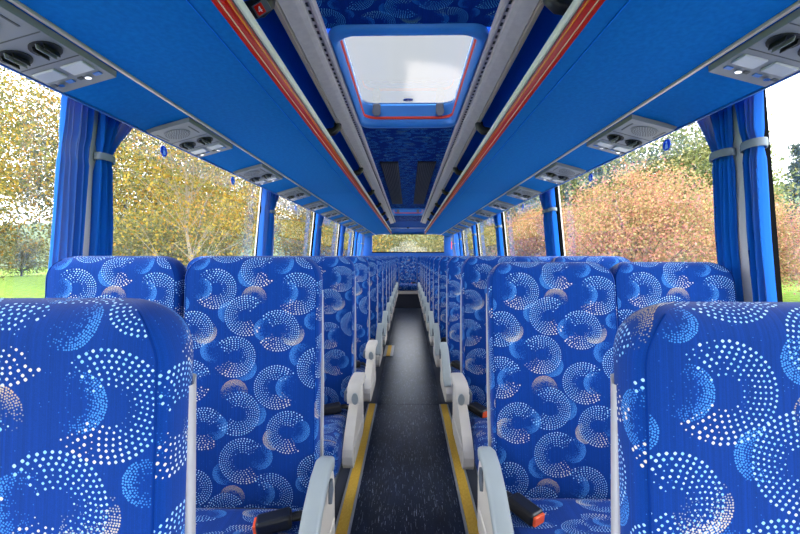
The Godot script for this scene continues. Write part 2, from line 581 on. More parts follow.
func shell() -> void:
	var b := MB.new()
	b.extrude([Vector2(-1.30, -0.06), Vector2(1.30, -0.06), Vector2(1.30, 0), Vector2(-1.30, 0)], REAR - 0.06, FRONT)
	var fl := single("floor", b.done(), M.side_floor, "dark vinyl coach floor under the seats", "floor", "", "structure")
	# the two lengths of aisle covering, meeting at a joint
	for seg in [[FRONT, -3.22, "aisle_vinyl"], [-3.226, -9.22, "aisle_vinyl"]]:
		b = MB.new()
		var hw := 0.262
		var z0: float = seg[0]; var z1: float = seg[1]
		var y := 0.004
		b.tri(Vector3(-hw, y, z0), Vector3(hw, y, z0), Vector3(hw, y, z1), Vector3.UP, Vector3.UP, Vector3.UP, Vector2(-hw, -z0), Vector2(hw, -z0), Vector2(hw, -z1))
		b.tri(Vector3(-hw, y, z0), Vector3(hw, y, z1), Vector3(-hw, y, z1), Vector3.UP, Vector3.UP, Vector3.UP, Vector2(-hw, -z0), Vector2(hw, -z1), Vector2(-hw, -z1))
		b.quad(Vector3(-hw, 0, z0), Vector3(-hw, y, z0), Vector3(hw, y, z0), Vector3(hw, 0, z0), Vector3(0, 0, 1))
		b.quad(Vector3(-hw, 0, z1), Vector3(-hw, y, z1), Vector3(hw, y, z1), Vector3(hw, 0, z1), Vector3(0, 0, -1))
		part("aisle_covering", b.done(), M[seg[2]], fl)
	# rear step with its pale nosing
	b = MB.new()
	b.rbox(Vector3(0, 0.17, -9.78), Vector3(2.34, 0.34, 1.02), 0.006)
	var stp := part("rear_step", b.done(), M.side_floor, fl)
	b = MB.new()
	b.rbox(Vector3(0, 0.338, -9.268), Vector3(0.56, 0.028, 0.03), 0.006, 2)
	part("step_nosing", b.done(), M.cream_plastic, stp)

	var wn := 0
	for s in [-1.0, 1.0]:
		var side: String = "birch-tree side" if s < 0 else "red-maple side"
		# lower wall
		b = MB.new()
		b.extrude([Vector2(1.205 * s, 0), Vector2(1.30 * s, 0), Vector2(1.30 * s, 0.84), Vector2(1.22 * s, 0.84), Vector2(1.205 * s, 0.80)], REAR, FRONT)
		var wl := single("wall_left" if s < 0 else "wall_right", b.done(), M.panel_blue, "blue lower side wall of the coach on the " + side, "wall", "", "structure")
		# cant rail above the windows
		b = MB.new()
		b.extrude([Vector2(wall_x(1.78) * s, 1.78), Vector2((wall_x(1.78) + 0.06) * s, 1.78), Vector2(1.13 * s, 2.0), Vector2(1.05 * s, 2.0)], REAR, FRONT)
		part("cant_rail", b.done(), M.panel_blue, wl)
		var off := -0.025 if s < 0 else -0.05
		var ps := []
		for d in PILLARS:
			ps.append(d + off)
		for d in ps:
			b = MB.new()
			b.extrude([Vector2(wall_x(0.84) * s - 0.012 * s, 0.84), Vector2((wall_x(0.84) + 0.05) * s, 0.84), Vector2((wall_x(1.79) + 0.05) * s, 1.79), Vector2(wall_x(1.79) * s - 0.012 * s, 1.79)], -d - 0.055, -d + 0.055)
			part("window_pillar", b.done(), M.pillar_grey, wl)
		# windows between the pillars
		var edges := [-FRONT] + ps + [-REAR]
		for i in edges.size() - 1:
			var z1: float = -(edges[i] + (0.055 if i > 0 else 0.0))
			var z0: float = -(edges[i + 1] - (0.055 if i < edges.size() - 2 else 0.0))
			wn += 1
			var wd := Node3D.new()
			wd.name = "window_%d" % wn
			add_child(wd)
			tag(wd, "tinted side window bay number %s on the %s" % [ORD[i], side], "window", "", "structure")
			var y0 := 0.84; var y1 := 1.785
			b = MB.new()
			var xa: float = (wall_x(y0) + 0.03) * s; var xb: float = (wall_x(y1) + 0.03) * s
			var nn := Vector3(-s, -0.1 * 1.0, 0).normalized()
			b.quad(Vector3(xa, y0, z0), Vector3(xa, y0, z1), Vector3(xb, y1, z1), Vector3(xb, y1, z0), nn)
			part("pane", b.done(), M.window_glass, wd)
			# black rubber surround
			for e in [[z0, z0 + 0.028], [z1 - 0.028, z1]]:
				b = MB.new()
				b.extrude([Vector2(xa - 0.022 * s, y0), Vector2(xa - 0.002 * s, y0), Vector2(xb - 0.002 * s, y1), Vector2(xb - 0.022 * s, y1)], e[0], e[1])
				part("rubber_surround", b.done(), M.rubber_black, wd)
			b = MB.new()
			b.extrude([Vector2(xa - 0.022 * s, y0), Vector2(xa - 0.002 * s, y0), Vector2(xa - 0.006 * s, y0 + 0.03), Vector2(xa - 0.026 * s, y0 + 0.03)], z0 + 0.028, z1 - 0.028)
			part("rubber_surround", b.done(), M.rubber_black, wd)
	# rear wall with its window
	b = MB.new()
	b.rbox(Vector3(0, 0.645, REAR - 0.03), Vector3(2.6, 1.29, 0.06), 0.01)
	var wr := single("wall_rear", b.done(), M.panel_blue, "blue rear wall panel under the rear window", "wall", "", "structure")
	for s in [-1.0, 1.0]:
		b = MB.new()
		b.rbox(Vector3(1.105 * s, 1.65, REAR - 0.03), Vector3(0.37, 0.74, 0.06), 0.01)
		part("side_post", b.done(), M.panel_blue, wr)
	b = MB.new()
	b.rbox(Vector3(0, 1.905, REAR - 0.03), Vector3(1.9, 0.30, 0.06), 0.01)
	part("header", b.done(), M.panel_blue, wr)
	b = MB.new()
	b.rbox(Vector3(0, 1.295, REAR + 0.005), Vector3(1.84, 0.022, 0.03), 0.004)
	part("window_ledge", b.done(), M.rubber_black, wr)
	b = MB.new()
	b.quad(Vector3(-0.93, 1.28, REAR - 0.04), Vector3(0.93, 1.28, REAR - 0.04), Vector3(0.93, 1.76, REAR - 0.04), Vector3(-0.93, 1.76, REAR - 0.04), Vector3(0, 0, 1))
	var rw := Node3D.new()
	rw.name = "window_%d" % (wn + 1)
	add_child(rw)
	tag(rw, "wide rear window between two blue corner curtains", "window", "", "structure")
	part("pane", b.done(), M.window_glass, rw)
	# front end with the windscreen, behind the camera
	b = MB.new()
	b.rbox(Vector3(0, 0.3, FRONT + 0.03), Vector3(2.6, 0.6, 0.06), 0.01)
	var wf := single("wall_front", b.done(), M.panel_blue, "blue dash panel below the windscreen", "wall", "", "structure")
	for s in [-1.0, 1.0]:
		b = MB.new()
		b.rbox(Vector3(1.20 * s, 1.32, FRONT + 0.03), Vector3(0.20, 1.44, 0.06), 0.01)
		part("corner_post", b.done(), M.panel_blue, wf)
	var ws := Node3D.new()
	ws.name = "window_%d" % (wn + 2)
	add_child(ws)
	tag(ws, "broad clear windscreen at the front of the coach", "window", "", "structure")
	b = MB.new()
	b.quad(Vector3(-1.1, 0.6, FRONT + 0.03), Vector3(1.1, 0.6, FRONT + 0.03), Vector3(1.1, 2.04, FRONT + 0.03), Vector3(-1.1, 2.04, FRONT + 0.03), Vector3(0, 0, -1))
	part("pane", b.done(), M.window_glass, ws)

# ------------------------------------------------------------------ ceiling, hatches, beams, racks
const CEIL := 2.05
const HATCHES := [2.075, 7.75]
func ceiling_and_racks() -> void:
	var b := MB.new()
	# the sides of the roof, coming down over the racks
	for s in [-1.0, 1.0]:
		b.extrude([Vector2(0.31 * s, CEIL), Vector2(0.75 * s, CEIL - 0.01), Vector2(0.98 * s, CEIL - 0.10), Vector2(1.05 * s, 1.985), Vector2(1.14 * s, 2.0), Vector2(1.0 * s, CEIL + 0.03), Vector2(0.75 * s, CEIL + 0.07), Vector2(0.31 * s, CEIL + 0.07)], REAR, FRONT + 0.06)
	var ce := single("ceiling", b.done(), M.dark_blue_felt, "dark blue felt ceiling of the coach", "ceiling", "", "structure")
	# the middle strip, covered in the seat cloth, around the two roof hatches
	var z: float = FRONT + 0.06
	for k in 3:
		var z1: float = REAR if k == 2 else -(HATCHES[k] - 0.55)
		b = MB.new()
		var y := CEIL
		for q in [[Vector2(-0.31, z), Vector2(0.31, z), Vector2(0.31, z1)], [Vector2(-0.31, z), Vector2(0.31, z1), Vector2(-0.31, z1)]]:
			b.tri(Vector3(q[0].x, y, q[0].y), Vector3(q[1].x, y, q[1].y), Vector3(q[2].x, y, q[2].y), Vector3.DOWN, Vector3.DOWN, Vector3.DOWN, Vector2(q[0].x / 0.44 + 0.5, q[0].y / 0.8), Vector2(q[1].x / 0.44 + 0.5, q[1].y / 0.8), Vector2(q[2].x / 0.44 + 0.5, q[2].y / 0.8))
		b.quad(Vector3(-0.31, y + 0.07, z), Vector3(0.31, y + 0.07, z), Vector3(0.31, y + 0.07, z1), Vector3(-0.31, y + 0.07, z1), Vector3.UP)
		b.quad(Vector3(-0.31, y, z1), Vector3(0.31, y, z1), Vector3(0.31, y + 0.07, z1), Vector3(-0.31, y + 0.07, z1), Vector3(0, 0, -1))
		b.quad(Vector3(-0.31, y, z), Vector3(0.31, y, z), Vector3(0.31, y + 0.07, z), Vector3(-0.31, y + 0.07, z), Vector3(0, 0, 1))
		part("cloth_lining", b.done(), M.ceiling_cloth, ce)
		if k < 2:
			z = -(HATCHES[k] + 0.55)
	# sloping panel that closes the ceiling at the rear, with a thin bright trim and a lock
	b = MB.new()
	b.extrude([Vector2(0.0, 0.0), Vector2(0.36, 0.30), Vector2(0.36, 0.33), Vector2(-0.02, 0.33), Vector2(-0.02, 0.0)], -0.70, 0.70)
	var bh := part("rear_bulkhead", b.done(), M.panel_blue, ce)
	bh.transform = Transform3D(Basis(Vector3(0, 0, 1), Vector3(0, 1, 0), Vector3(-1, 0, 0)), Vector3(0, 1.755, REAR + 0.02))
	b = MB.new()
	b.rbox(Vector3(0.19, 0.145, 0), Vector3(0.012, 0.012, 0.86), 0.003, 1)
	part("bright_trim", b.done(), M.satin_metal, bh)
	b = MB.new()
	b.rbox(Vector3(0.20, 0.15, 0), Vector3(0.02, 0.03, 0.05), 0.006, 2)
	part("lock", b.done(), M.black_plastic, bh)
	b = MB.new()
	b.rbox(Vector3(0.02, -0.004, 0), Vector3(0.03, 0.012, 0.96), 0.003, 1)
	part("lower_edge", b.done(), M.rubber_black, bh)

	for k in 2:
		hatch(HATCHES[k], ["roof hatch with pale tinted glass, latches and red seal over the front rows", "small-looking roof hatch with red seal between beams over the rear rows"][k])
	# ribbed black air panels in the ceiling
	for s in [-1.0, 1.0]:
		var t := thing("air_vent_panel", "black ribbed air panel in the ceiling on the %s" % ("birch-tree side" if s < 0 else "red-maple side"), "vent", Vector3(0.17 * s, CEIL, -5.07), "ceiling air panels")
		b = MB.new()
		b.rbox(Vector3(0, -0.006, 0), Vector3(0.165, 0.012, 2.86), 0.003)
		part("backing", b.done(), M.vent_black, t)
		for i in 9:
			b = MB.new()
			b.rbox(Vector3(-0.068 + i * 0.017, -0.016, 0), Vector3(0.007, 0.012, 2.82), 0.002)
			part("rib", b.done(), M.joint_grey, t)

	for s in [-1.0, 1.0]:
		var side: String = "birch-tree side" if s < 0 else "red-maple side"
		# grey beam beside the ceiling lining
		var t := thing("ceiling_beam", "long grey ceiling beam with a row of slots on the " + side, "beam")
		b = MB.new()
		b.extrude([Vector2(0.345 * s, CEIL), Vector2(0.345 * s, CEIL - 0.035), Vector2(0.36 * s, CEIL - 0.042), Vector2(0.408 * s, CEIL - 0.052), Vector2(0.414 * s, CEIL - 0.047), Vector2(0.414 * s, CEIL)], -9.95, FRONT - 0.1)
		part("face", b.done(), M.beam_paint, t)
		b = MB.new()
		b.extrude([Vector2(0.414 * s, CEIL), Vector2(0.414 * s, CEIL - 0.062), Vector2(0.427 * s, CEIL - 0.064), Vector2(0.430 * s, CEIL - 0.058), Vector2(0.430 * s, CEIL)], -9.95, FRONT - 0.1)
		part("outer_flange", b.done(), M.trim_metal, t)
		b = MB.new()
		b.extrude([Vector2(0.307 * s, CEIL), Vector2(0.307 * s, CEIL - 0.016), Vector2(0.311 * s, CEIL - 0.024), Vector2(0.322 * s, CEIL - 0.026), Vector2(0.326 * s, CEIL - 0.018), Vector2(0.345 * s, CEIL - 0.018), Vector2(0.345 * s, CEIL)], -9.95, FRONT - 0.1)
		part("inner_flange", b.done(), M.beam_paint, t)
		b = MB.new()
		var zz := -0.3
		while zz > -9.8:
			b.rbox(Vector3(0.335 * s, CEIL - 0.0185, zz), Vector3(0.009, 0.003, 0.020), 0.001)
			zz -= 0.042
		var sl := part("slots", b.done(), M.vent_black, t)
		sl.set_meta("kind", "stuff")
		rack(s, side)

func rrect(w: float, l: float, r: float, y: float, k := 6) -> PackedVector3Array:
	var o := PackedVector3Array()
	for q in 4:
		var cx := (w * 0.5 - r) * (1 if q == 0 or q == 3 else -1)
		var cz := (l * 0.5 - r) * (1 if q < 2 else -1)
		for i in k + 1:
			var a := PI * 0.5 * (q + float(i) / k)
			o.append(Vector3(cx + cos(a) * r, y, cz + sin(a) * r))
	o.append(o[0])
	return o

func hatch(d: float, label: String) -> void:
	var t := thing("roof_hatch", label, "roof hatch", Vector3(0, CEIL, -d))
	var b := MB.new()
	b.grid([rrect(0.612, 1.15, 0.07, 0.0), rrect(0.612, 1.15, 0.07, -0.010), rrect(0.60, 1.13, 0.07, -0.020), rrect(0.580, 1.07, 0.085, -0.021), rrect(0.560, 1.04, 0.085, -0.012), rrect(0.552, 1.03, 0.085, 0.01)], [], true, true)
	part("frame", b.done(), M.frame_blue, t)
	b = MB.new()
	b.grid([rrect(0.552, 1.03, 0.085, 0.01), rrect(0.552, 1.03, 0.085, 0.040), rrect(0.565, 1.05, 0.085, 0.045), rrect(0.575, 1.065, 0.08, 0.13)], [], true, true)
	part("well", b.done(), M.frame_blue, t)
	b = MB.new()
	b.grid([rrect(0.552, 1.03, 0.085, 0.020), rrect(0.540, 1.016, 0.078, 0.024), rrect(0.538, 1.014, 0.077, 0.032), rrect(0.552, 1.03, 0.085, 0.038)], [], true, true)
	part("rubber_seal", b.done(), M.seal_red, t)
	b = MB.new()
	b.fan(Array(rrect(0.572, 1.06, 0.078, 0.118)).slice(0, 28), Vector3.DOWN)
	part("glass", b.done(), M.hatch_glass, t)
	for zs in [-1.0, 1.0]:
		for xs in [-1.0, 1.0]:
			b = MB.new()
			b.rbox(Vector3(0.200 * xs, 0.080, 0.505 * zs), Vector3(0.05, 0.07, 0.028), 0.012, 3)
			b.disc(Vector3(0.200 * xs, 0.058, 0.495 * zs), Vector3(0, 0, -zs), 0.026, 0.016, 14)
			part("latch", b.done(), M.panel_grey, t)
	b = MB.new()
	b.disc(Vector3(0, 0.116, -0.44), Vector3.DOWN, 0.016, 0.006, 20, 1.9)
	var lb := part("maker_badge", b.done(), M.sticker_blue, t)
	b = MB.new()
	b.rbox(Vector3(0, 0.109, -0.44), Vector3(0.008, 0.003, 0.024), 0.001)
	b.rbox(Vector3(0, 0.109, -0.44), Vector3(0.044, 0.003, 0.005), 0.001)
	part("mark", b.done(), M.white_plate, lb)

# outline of a bent sheet: the polyline pts and the same line moved by th along (0, 1)
func sheet(pts: Array, s: float, th: float) -> Array:
	var o := []
	for p in pts:
		o.append(Vector2(p.x * s, p.y))
	for i in range(pts.size() - 1, -1, -1):
		o.append(Vector2(pts[i].x * s, pts[i].y + th))
	return o

func rack(s: float, side: String) -> void:
	var t := thing("luggage_rack", "blue felt overhead luggage rack with red lip and bright rail on the " + side, "luggage rack")
	var joints := [FRONT, 0.0, -3.5, -7.0, -10.12]
	var b: MB
	for i in 4:
		b = MB.new()
		b.extrude(sheet([Vector2(0.426, 1.7525), Vector2(0.445, 1.750), Vector2(0.55, 1.7475), Vector2(0.68, 1.743), Vector2(0.785, 1.734), Vector2(0.806, 1.728)], s, 0.02), joints[i] - 0.003, joints[i + 1] + 0.003, true)
		var up := part("underside_panel", b.done(), M.blue_felt, t)
		b = MB.new()
		b.rbox(Vector3(0.475 * s, 1.7483, (joints[i] + joints[i + 1]) * 0.5), Vector3(0.003, 0.0025, joints[i] - joints[i + 1] - 0.01), 0.0008)
		part("stitched_seam", b.done(), M.dark_blue_felt, up)
		# band beside the windows that carries the service panels
		b = MB.new()
		b.extrude(sheet([Vector2(0.822, 1.727), Vector2(0.92, 1.703), Vector2(0.995, 1.678), Vector2(1.006, 1.677)], s, 0.02), joints[i] - 0.002, joints[i + 1] + 0.002, true)
		part("service_band", b.done(), M.blue_felt, t)
	b = MB.new()
	b.extrude([Vector2(0.424 * s, 1.775), Vector2(0.806 * s, 1.75), Vector2(1.006 * s, 1.698), Vector2(1.03 * s, 1.72), Vector2(1.04 * s, 1.96), Vector2(1.03 * s, 1.96), Vector2(1.0 * s, 1.74), Vector2(0.8 * s, 1.78), Vector2(0.43 * s, 1.80)], -10.1, FRONT)
	part("tray", b.done(), M.dark_blue_felt, t)
	b = MB.new()
	b.extrude([Vector2(1.005 * s, 1.672), Vector2(1.012 * s, 1.672), Vector2(1.012 * s, 1.70), Vector2(1.005 * s, 1.70)], -10.1, FRONT)
	part("window_edge", b.done(), M.panel_blue, t)
	# trim between underside and service band
	b = MB.new()
	b.extrude([Vector2(0.808 * s, 1.745), Vector2(0.808 * s, 1.728), Vector2(0.811 * s, 1.7235), Vector2(0.818 * s, 1.722), Vector2(0.821 * s, 1.727), Vector2(0.821 * s, 1.745)], -10.1, FRONT)
	part("trim_strip", b.done(), M.trim_metal, t)
	# red lip, its cream line and gold stripe
	b = MB.new()
	b.extrude([Vector2(0.430 * s, 1.7525), Vector2(0.424 * s, 1.7525), Vector2(0.418 * s, 1.757), Vector2(0.415 * s, 1.772), Vector2(0.416 * s, 1.79), Vector2(0.420 * s, 1.808), Vector2(0.432 * s, 1.812)], -10.1, FRONT, true)
	var lip := part("red_lip", b.done(), M.red_gloss, t)
	b = MB.new()
	b.rbox(Vector3(0.4175 * s, 1.7605, (FRONT - 10.1) * 0.5), Vector3(0.004, 0.0032, FRONT + 10.1 - 0.01), 0.001)
	part("cream_line", b.done(), M.cream_line, lip)
	b = MB.new()
	b.rbox(Vector3(0.4160 * s, 1.789, (FRONT - 10.1) * 0.5), Vector3(0.004, 0.007, FRONT + 10.1 - 0.01), 0.0015)
	part("gold_stripe", b.done(), M.gold_stripe, lip)
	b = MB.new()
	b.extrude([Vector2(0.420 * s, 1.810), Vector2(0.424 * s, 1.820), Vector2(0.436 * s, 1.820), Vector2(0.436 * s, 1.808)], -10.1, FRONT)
	part("gap_shade_strip", b.done(), M.dark_grey_plastic, lip)  # dark strip that paints in the shade between lip and rail
	b = MB.new()
	b.sweep([Vector3(0.424 * s, 1.835, FRONT), Vector3(0.424 * s, 1.835, -4.0), Vector3(0.424 * s, 1.835, -10.1)], Vector3.UP, 0.014, 0.009, 14, 0.7)
	part("hand_rail", b.done(), M.satin_metal, t)
	# dark brackets between rail and ceiling
	for k in 9:
		var d := 1.225 + 1.2 * k - 1.2
		if d > 9.6:
			continue
		b = MB.new()
		b.sweep([Vector3(0.420 * s, 1.99, -d), Vector3(0.424 * s, 1.965, -d), Vector3(0.445 * s, 1.945, -d), Vector3(0.50 * s, 1.935, -d), Vector3(0.62 * s, 1.945, -d), Vector3(0.78 * s, 1.985, -d), Vector3(0.88 * s, 2.02, -d)], Vector3(0, 0, 1), 0.022, 0.022, 12, 0.6)
		part("bracket", b.done(), M.black_plastic, t)
	for d in ([1.19] if s < 0 else []):
		var pl := thing("row_number_plate", "small grey plate with red number 4 beside the beam on the " + side, "sign", Vector3(0.428 * s, 1.925, -d))
		pl.scale = Vector3.ONE * 0.72
		b = MB.new()
		b.rbox(Vector3.ZERO, Vector3(0.07, 0.045, 0.006), 0.002)
		part("plate", b.done(), M.dark_grey_plastic, pl)
		b = MB.new()
		b.rbox(Vector3(0.008 * s, 0.0, 0.0035), Vector3(0.036, 0.036, 0.003), 0.001)
		part("red_field", b.done(), M.red_gloss, pl)
		var tm := TextMesh.new()
		tm.text = "4"
		tm.font_size = 32
		tm.pixel_size = 0.0009
		tm.depth = 0.002
		var tx := part("numeral", tm, M.white_plate, pl)
		tx.position = Vector3(0.008 * s, 0.0, 0.006)
		pl.rotation_degrees = Vector3(38, 0, 25 * -s)

# ------------------------------------------------------------------ seats
func arc_in(t: float, r: float) -> float:
	return 0.0 if t >= r else r - sqrt(maxf(0.0, r * r - (r - t) * (r - t)))

const HW := 0.2125
func back_front(t: float) -> float:
	var l := clampf((t - 0.30) / 0.45, 0.0, 1.0)
	return 0.055 * t / 0.75 - arc_in(t, 0.045) + 0.010 * sin(PI * l)
func back_rear(t: float) -> float:
	return 0.055 * t / 0.75 - 0.088 + arc_in(t, 0.043)
func back_half(t: float) -> float:
	return HW - arc_in(t, 0.075)

func seat_parts() -> Dictionary:
	var P := {}
	var ts := [0.0, 0.002, 0.006, 0.012, 0.020, 0.030, 0.042, 0.056, 0.066, 0.076, 0.10, 0.14, 0.20, 0.28, 0.36, 0.44, 0.52, 0.60, 0.68, 0.74, 0.76]
	# centre panel
	var b := MB.new()
	var rows := []; var uvs := []
	var arc := 0.0
	var last := Vector2(back_front(0.0), 0.0)
	for t in ts:
		var zf := back_front(t)
		arc += last.distance_to(Vector2(zf, t))
		last = Vector2(zf, t)
		var row := PackedVector3Array(); var ur := PackedVector2Array()
		var hx := back_half(t) - 0.010
		var thick := clampf((zf - back_rear(t)) / 0.088, 0.0, 1.0)
		for j in 15:
			var cx := -1.0 + 2.0 * j / 14.0
			row.append(Vector3(cx * hx, -t, zf + 0.010 * pow(absf(cx), 3.0) * (1.0 - 0.6 * pow(absf(cx), 12.0)) * thick))
			ur.append(Vector2(cx * hx / 0.44 + 0.5, (arc - 0.02) / 0.76))
		rows.append(row); uvs.append(ur)
	b.grid(rows, uvs, false, true)
	# rear face of the cloth
	rows = []
	for t in ts:
		var row := PackedVector3Array()
		for j in 5:
			row.append(Vector3((-1.0 + 0.5 * j) * (back_half(t) - 0.018), -t, back_rear(t)))
		rows.append(row)
	b.grid(rows, [], false, false)
	P.backrest = b.done()
	# side gussets
	for sg in [-1.0, 1.0]:
		b = MB.new()
		rows = []; uvs = []
		for t in ts:
			var zf2 := back_front(t)
			var zr := back_rear(t)
			var thick2 := clampf((zf2 - zr) / 0.088, 0.0, 1.0)
			var hw2 := back_half(t)
			var row := PackedVector3Array(); var ur := PackedVector2Array()
			var prof := [Vector2(-0.010, 0.004), Vector2(-0.0045, 0.0005), Vector2(-0.001, -0.007), Vector2(0.0, -0.018), Vector2(0.0, -0.036), Vector2(-0.002, -0.050), Vector2(-0.008, -0.068), Vector2(-0.018, -0.088)]
			var acc := 0.0
			for j in prof.size():
				var q: Vector2 = prof[j]
				if j:
					acc += q.distance_to(prof[j - 1])
				row.append(Vector3((hw2 + q.x) * sg, -t, zf2 + q.y * thick2))
				ur.append(Vector2(0.62 + acc * sg / 0.44, t / 0.76 + 0.13))
			rows.append(row); uvs.append(ur)
		b.grid(rows, uvs, false, sg > 0)
		P["gusset%d" % int(sg)] = b.done()
		b = MB.new()
		var path := []
		for t in ts.slice(3):
			var thick3 := clampf((back_front(t) - back_rear(t)) / 0.088, 0.0, 1.0)
			path.append(Vector3((back_half(t) - 0.010) * sg, -t, back_front(t) + 0.004 * thick3))
		b.tube(path, 0.0016, 6)
		P["seam%d" % int(sg)] = b.done()
	# rear shell, a little wider than the cloth so that its grey edge shows
	b = MB.new()
	rows = []
	for t in [0.11, 0.12, 0.14, 0.19, 0.28, 0.40, 0.55, 0.70, 0.79]:
		var e := 0.006 * clampf((t - 0.12) / 0.30, 0.0, 1.0) - 0.001
		var h2 := HW + e
		var zr2 := back_rear(t)
		var row := PackedVector3Array()
		for q in [Vector2(h2 - 0.003, 0.040), Vector2(h2, 0.036), Vector2(h2, 0.028), Vector2(h2 - 0.018, -0.012), Vector2(h2 - 0.05, -0.034), Vector2(-h2 + 0.05, -0.034), Vector2(-h2 + 0.018, -0.012), Vector2(-h2, 0.028), Vector2(-h2, 0.036), Vector2(-h2 + 0.003, 0.040), Vector2(h2 - 0.003, 0.040)]:
			row.append(Vector3(q.x, -t, zr2 + q.y))
		rows.append(row)
	b.grid(rows, [], true, true)
	P.shell = b.done()
	# cushion
	b = MB.new()
	b.rbox(Vector3(0, 0.395, 0.305), Vector3(0.43, 0.15, 0.47), 0.05, 5, Transform3D.IDENTITY, 0.44)
	P.cushion = b.done()
	b = MB.new()
	b.rbox(Vector3(0, 0.30, 0.27), Vector3(0.39, 0.05, 0.40), 0.012, 2)
	P.pan = b.done()
	b = MB.new()
	b.sweep([Vector3(0, 0.28, 0.22), Vector3(0, 0.15, 0.20), Vector3(0, 0.02, 0.16)], Vector3.RIGHT, 0.03, 0.022, 10, 0.6)
	b.rbox(Vector3(0, 0.012, 0.16), Vector3(0.09, 0.024, 0.28), 0.006, 1)
	P.leg = b.done()
	# cream hip panel on the aisle side (aisle side +x; mirrored below for the other side)
	for sg in [-1.0, 1.0]:
		var nm := "%d" % int(sg)
		b = MB.new()
		var prof2 := [Vector2(0.03, 0.33), Vector2(0.03, 0.51), Vector2(0.05, 0.555), Vector2(0.09, 0.575), Vector2(0.14, 0.57), Vector2(0.20, 0.55), Vector2(0.30, 0.50), Vector2(0.38, 0.45), Vector2(0.425, 0.41), Vector2(0.435, 0.385), Vector2(0.43, 0.35), Vector2(0.41, 0.328), Vector2(0.38, 0.32), Vector2(0.06, 0.32)]
		var flat := []
		for q in prof2:
			flat.append(Vector2(q.x, q.y))
		b.extrude(flat, 0.0, 0.042)
		var turn := Transform3D(Basis(Vector3(0, 0, 1), Vector3(0, 1, 0), Vector3(-1, 0, 0)), Vector3((HW + 0.006 + 0.042) * sg if sg > 0 else (HW + 0.006) * sg, 0, 0))
		var m2 := MB.new()
		for i in b.v.size():
			m2.v.append(turn * b.v[i]); m2.n.append(turn.basis * b.n[i]); m2.u.append(b.u[i])
		# raised rib along its lower edge
		m2.rbox(Vector3((HW + 0.047) * sg, 0.375, 0.22), Vector3(0.010, 0.07, 0.35), 0.005, 2)
		P["hip" + nm] = m2.done()
		# arm rest lowered
		var ax: float = (HW + 0.036) * sg
		b = MB.new()
		b.sweep([Vector3(ax, 0.578, 0.075), Vector3(ax, 0.602, 0.092), Vector3(ax, 0.610, 0.125), Vector3(ax, 0.600, 0.18), Vector3(ax, 0.568, 0.25), Vector3(ax, 0.515, 0.325), Vector3(ax, 0.455, 0.385), Vector3(ax, 0.42, 0.41)], Vector3(1, 0, 0), 0.025, 0.018, 14, 0.55, [0.8, 0.95, 1, 1, 1, 1, 1, 0.8])
		P["arm_low" + nm] = b.done()
		b = MB.new()
		b.sweep([Vector3(ax + 0.025 * sg, 0.585, 0.155), Vector3(ax + 0.025 * sg, 0.555, 0.155), Vector3(ax + 0.025 * sg, 0.525, 0.165)], Vector3(0, 0, 1), 0.012, 0.007, 10, 0.7, [0.7, 1.0, 0.7])
		P["pivot" + nm] = b.done()
		# arm rest level: pad with a turned-down front end
		b = MB.new()
		b.sweep([Vector3(ax, 0.605, 0.06), Vector3(ax, 0.617, 0.09), Vector3(ax, 0.622, 0.16), Vector3(ax, 0.622, 0.235), Vector3(ax, 0.614, 0.268), Vector3(ax, 0.592, 0.288), Vector3(ax, 0.555, 0.294)], Vector3(1, 0, 0), 0.032, 0.016, 14, 0.5, [0.85, 1, 1, 1, 1, 1, 0.92])
		P["arm_up" + nm] = b.done()
		b = MB.new()
		b.rbox(Vector3(ax - 0.030 * sg, 0.582, 0.255), Vector3(0.030, 0.048, 0.08), 0.010, 3)
		P["arm_cap" + nm] = b.done()
		b = MB.new()
		b.disc(Vector3(ax + 0.006 * sg, 0.580, 0.304), Vector3(0, -0.1, 1).normalized(), 0.026, 0.008, 18, 0.55)
		P["arm_oval" + nm] = b.done()
		# buckle lying on the cushion, red-orange button towards the middle of the seat
		var bt := Transform3D(Basis.from_euler(Vector3(0.0, 0.25 if sg > 0 else -0.95, 0.12 * sg)), Vector3((HW - (0.085 if sg > 0 else 0.055)) * sg, 0.490, 0.19))
		b = MB.new()
		b.rbox(Vector3.ZERO, Vector3(0.092, 0.038, 0.052), 0.010, 3, bt)
		P["buckle" + nm] = b.done()
		b = MB.new()
		b.rbox(Vector3(-0.046 * sg, 0.0, 0), Vector3(0.012, 0.026, 0.042), 0.003, 2, bt)
		P["button" + nm] = b.done()
		b = MB.new()
		b.sweep([bt * Vector3(0.04 * sg, 0, 0), bt * Vector3(0.07 * sg, -0.008, -0.01), Vector3((HW - 0.005) * sg, 0.46, 0.12)], Vector3(0, 0, 1), 0.014, 0.006, 8, 0.6)
		P["stalk" + nm] = b.done()
	return P

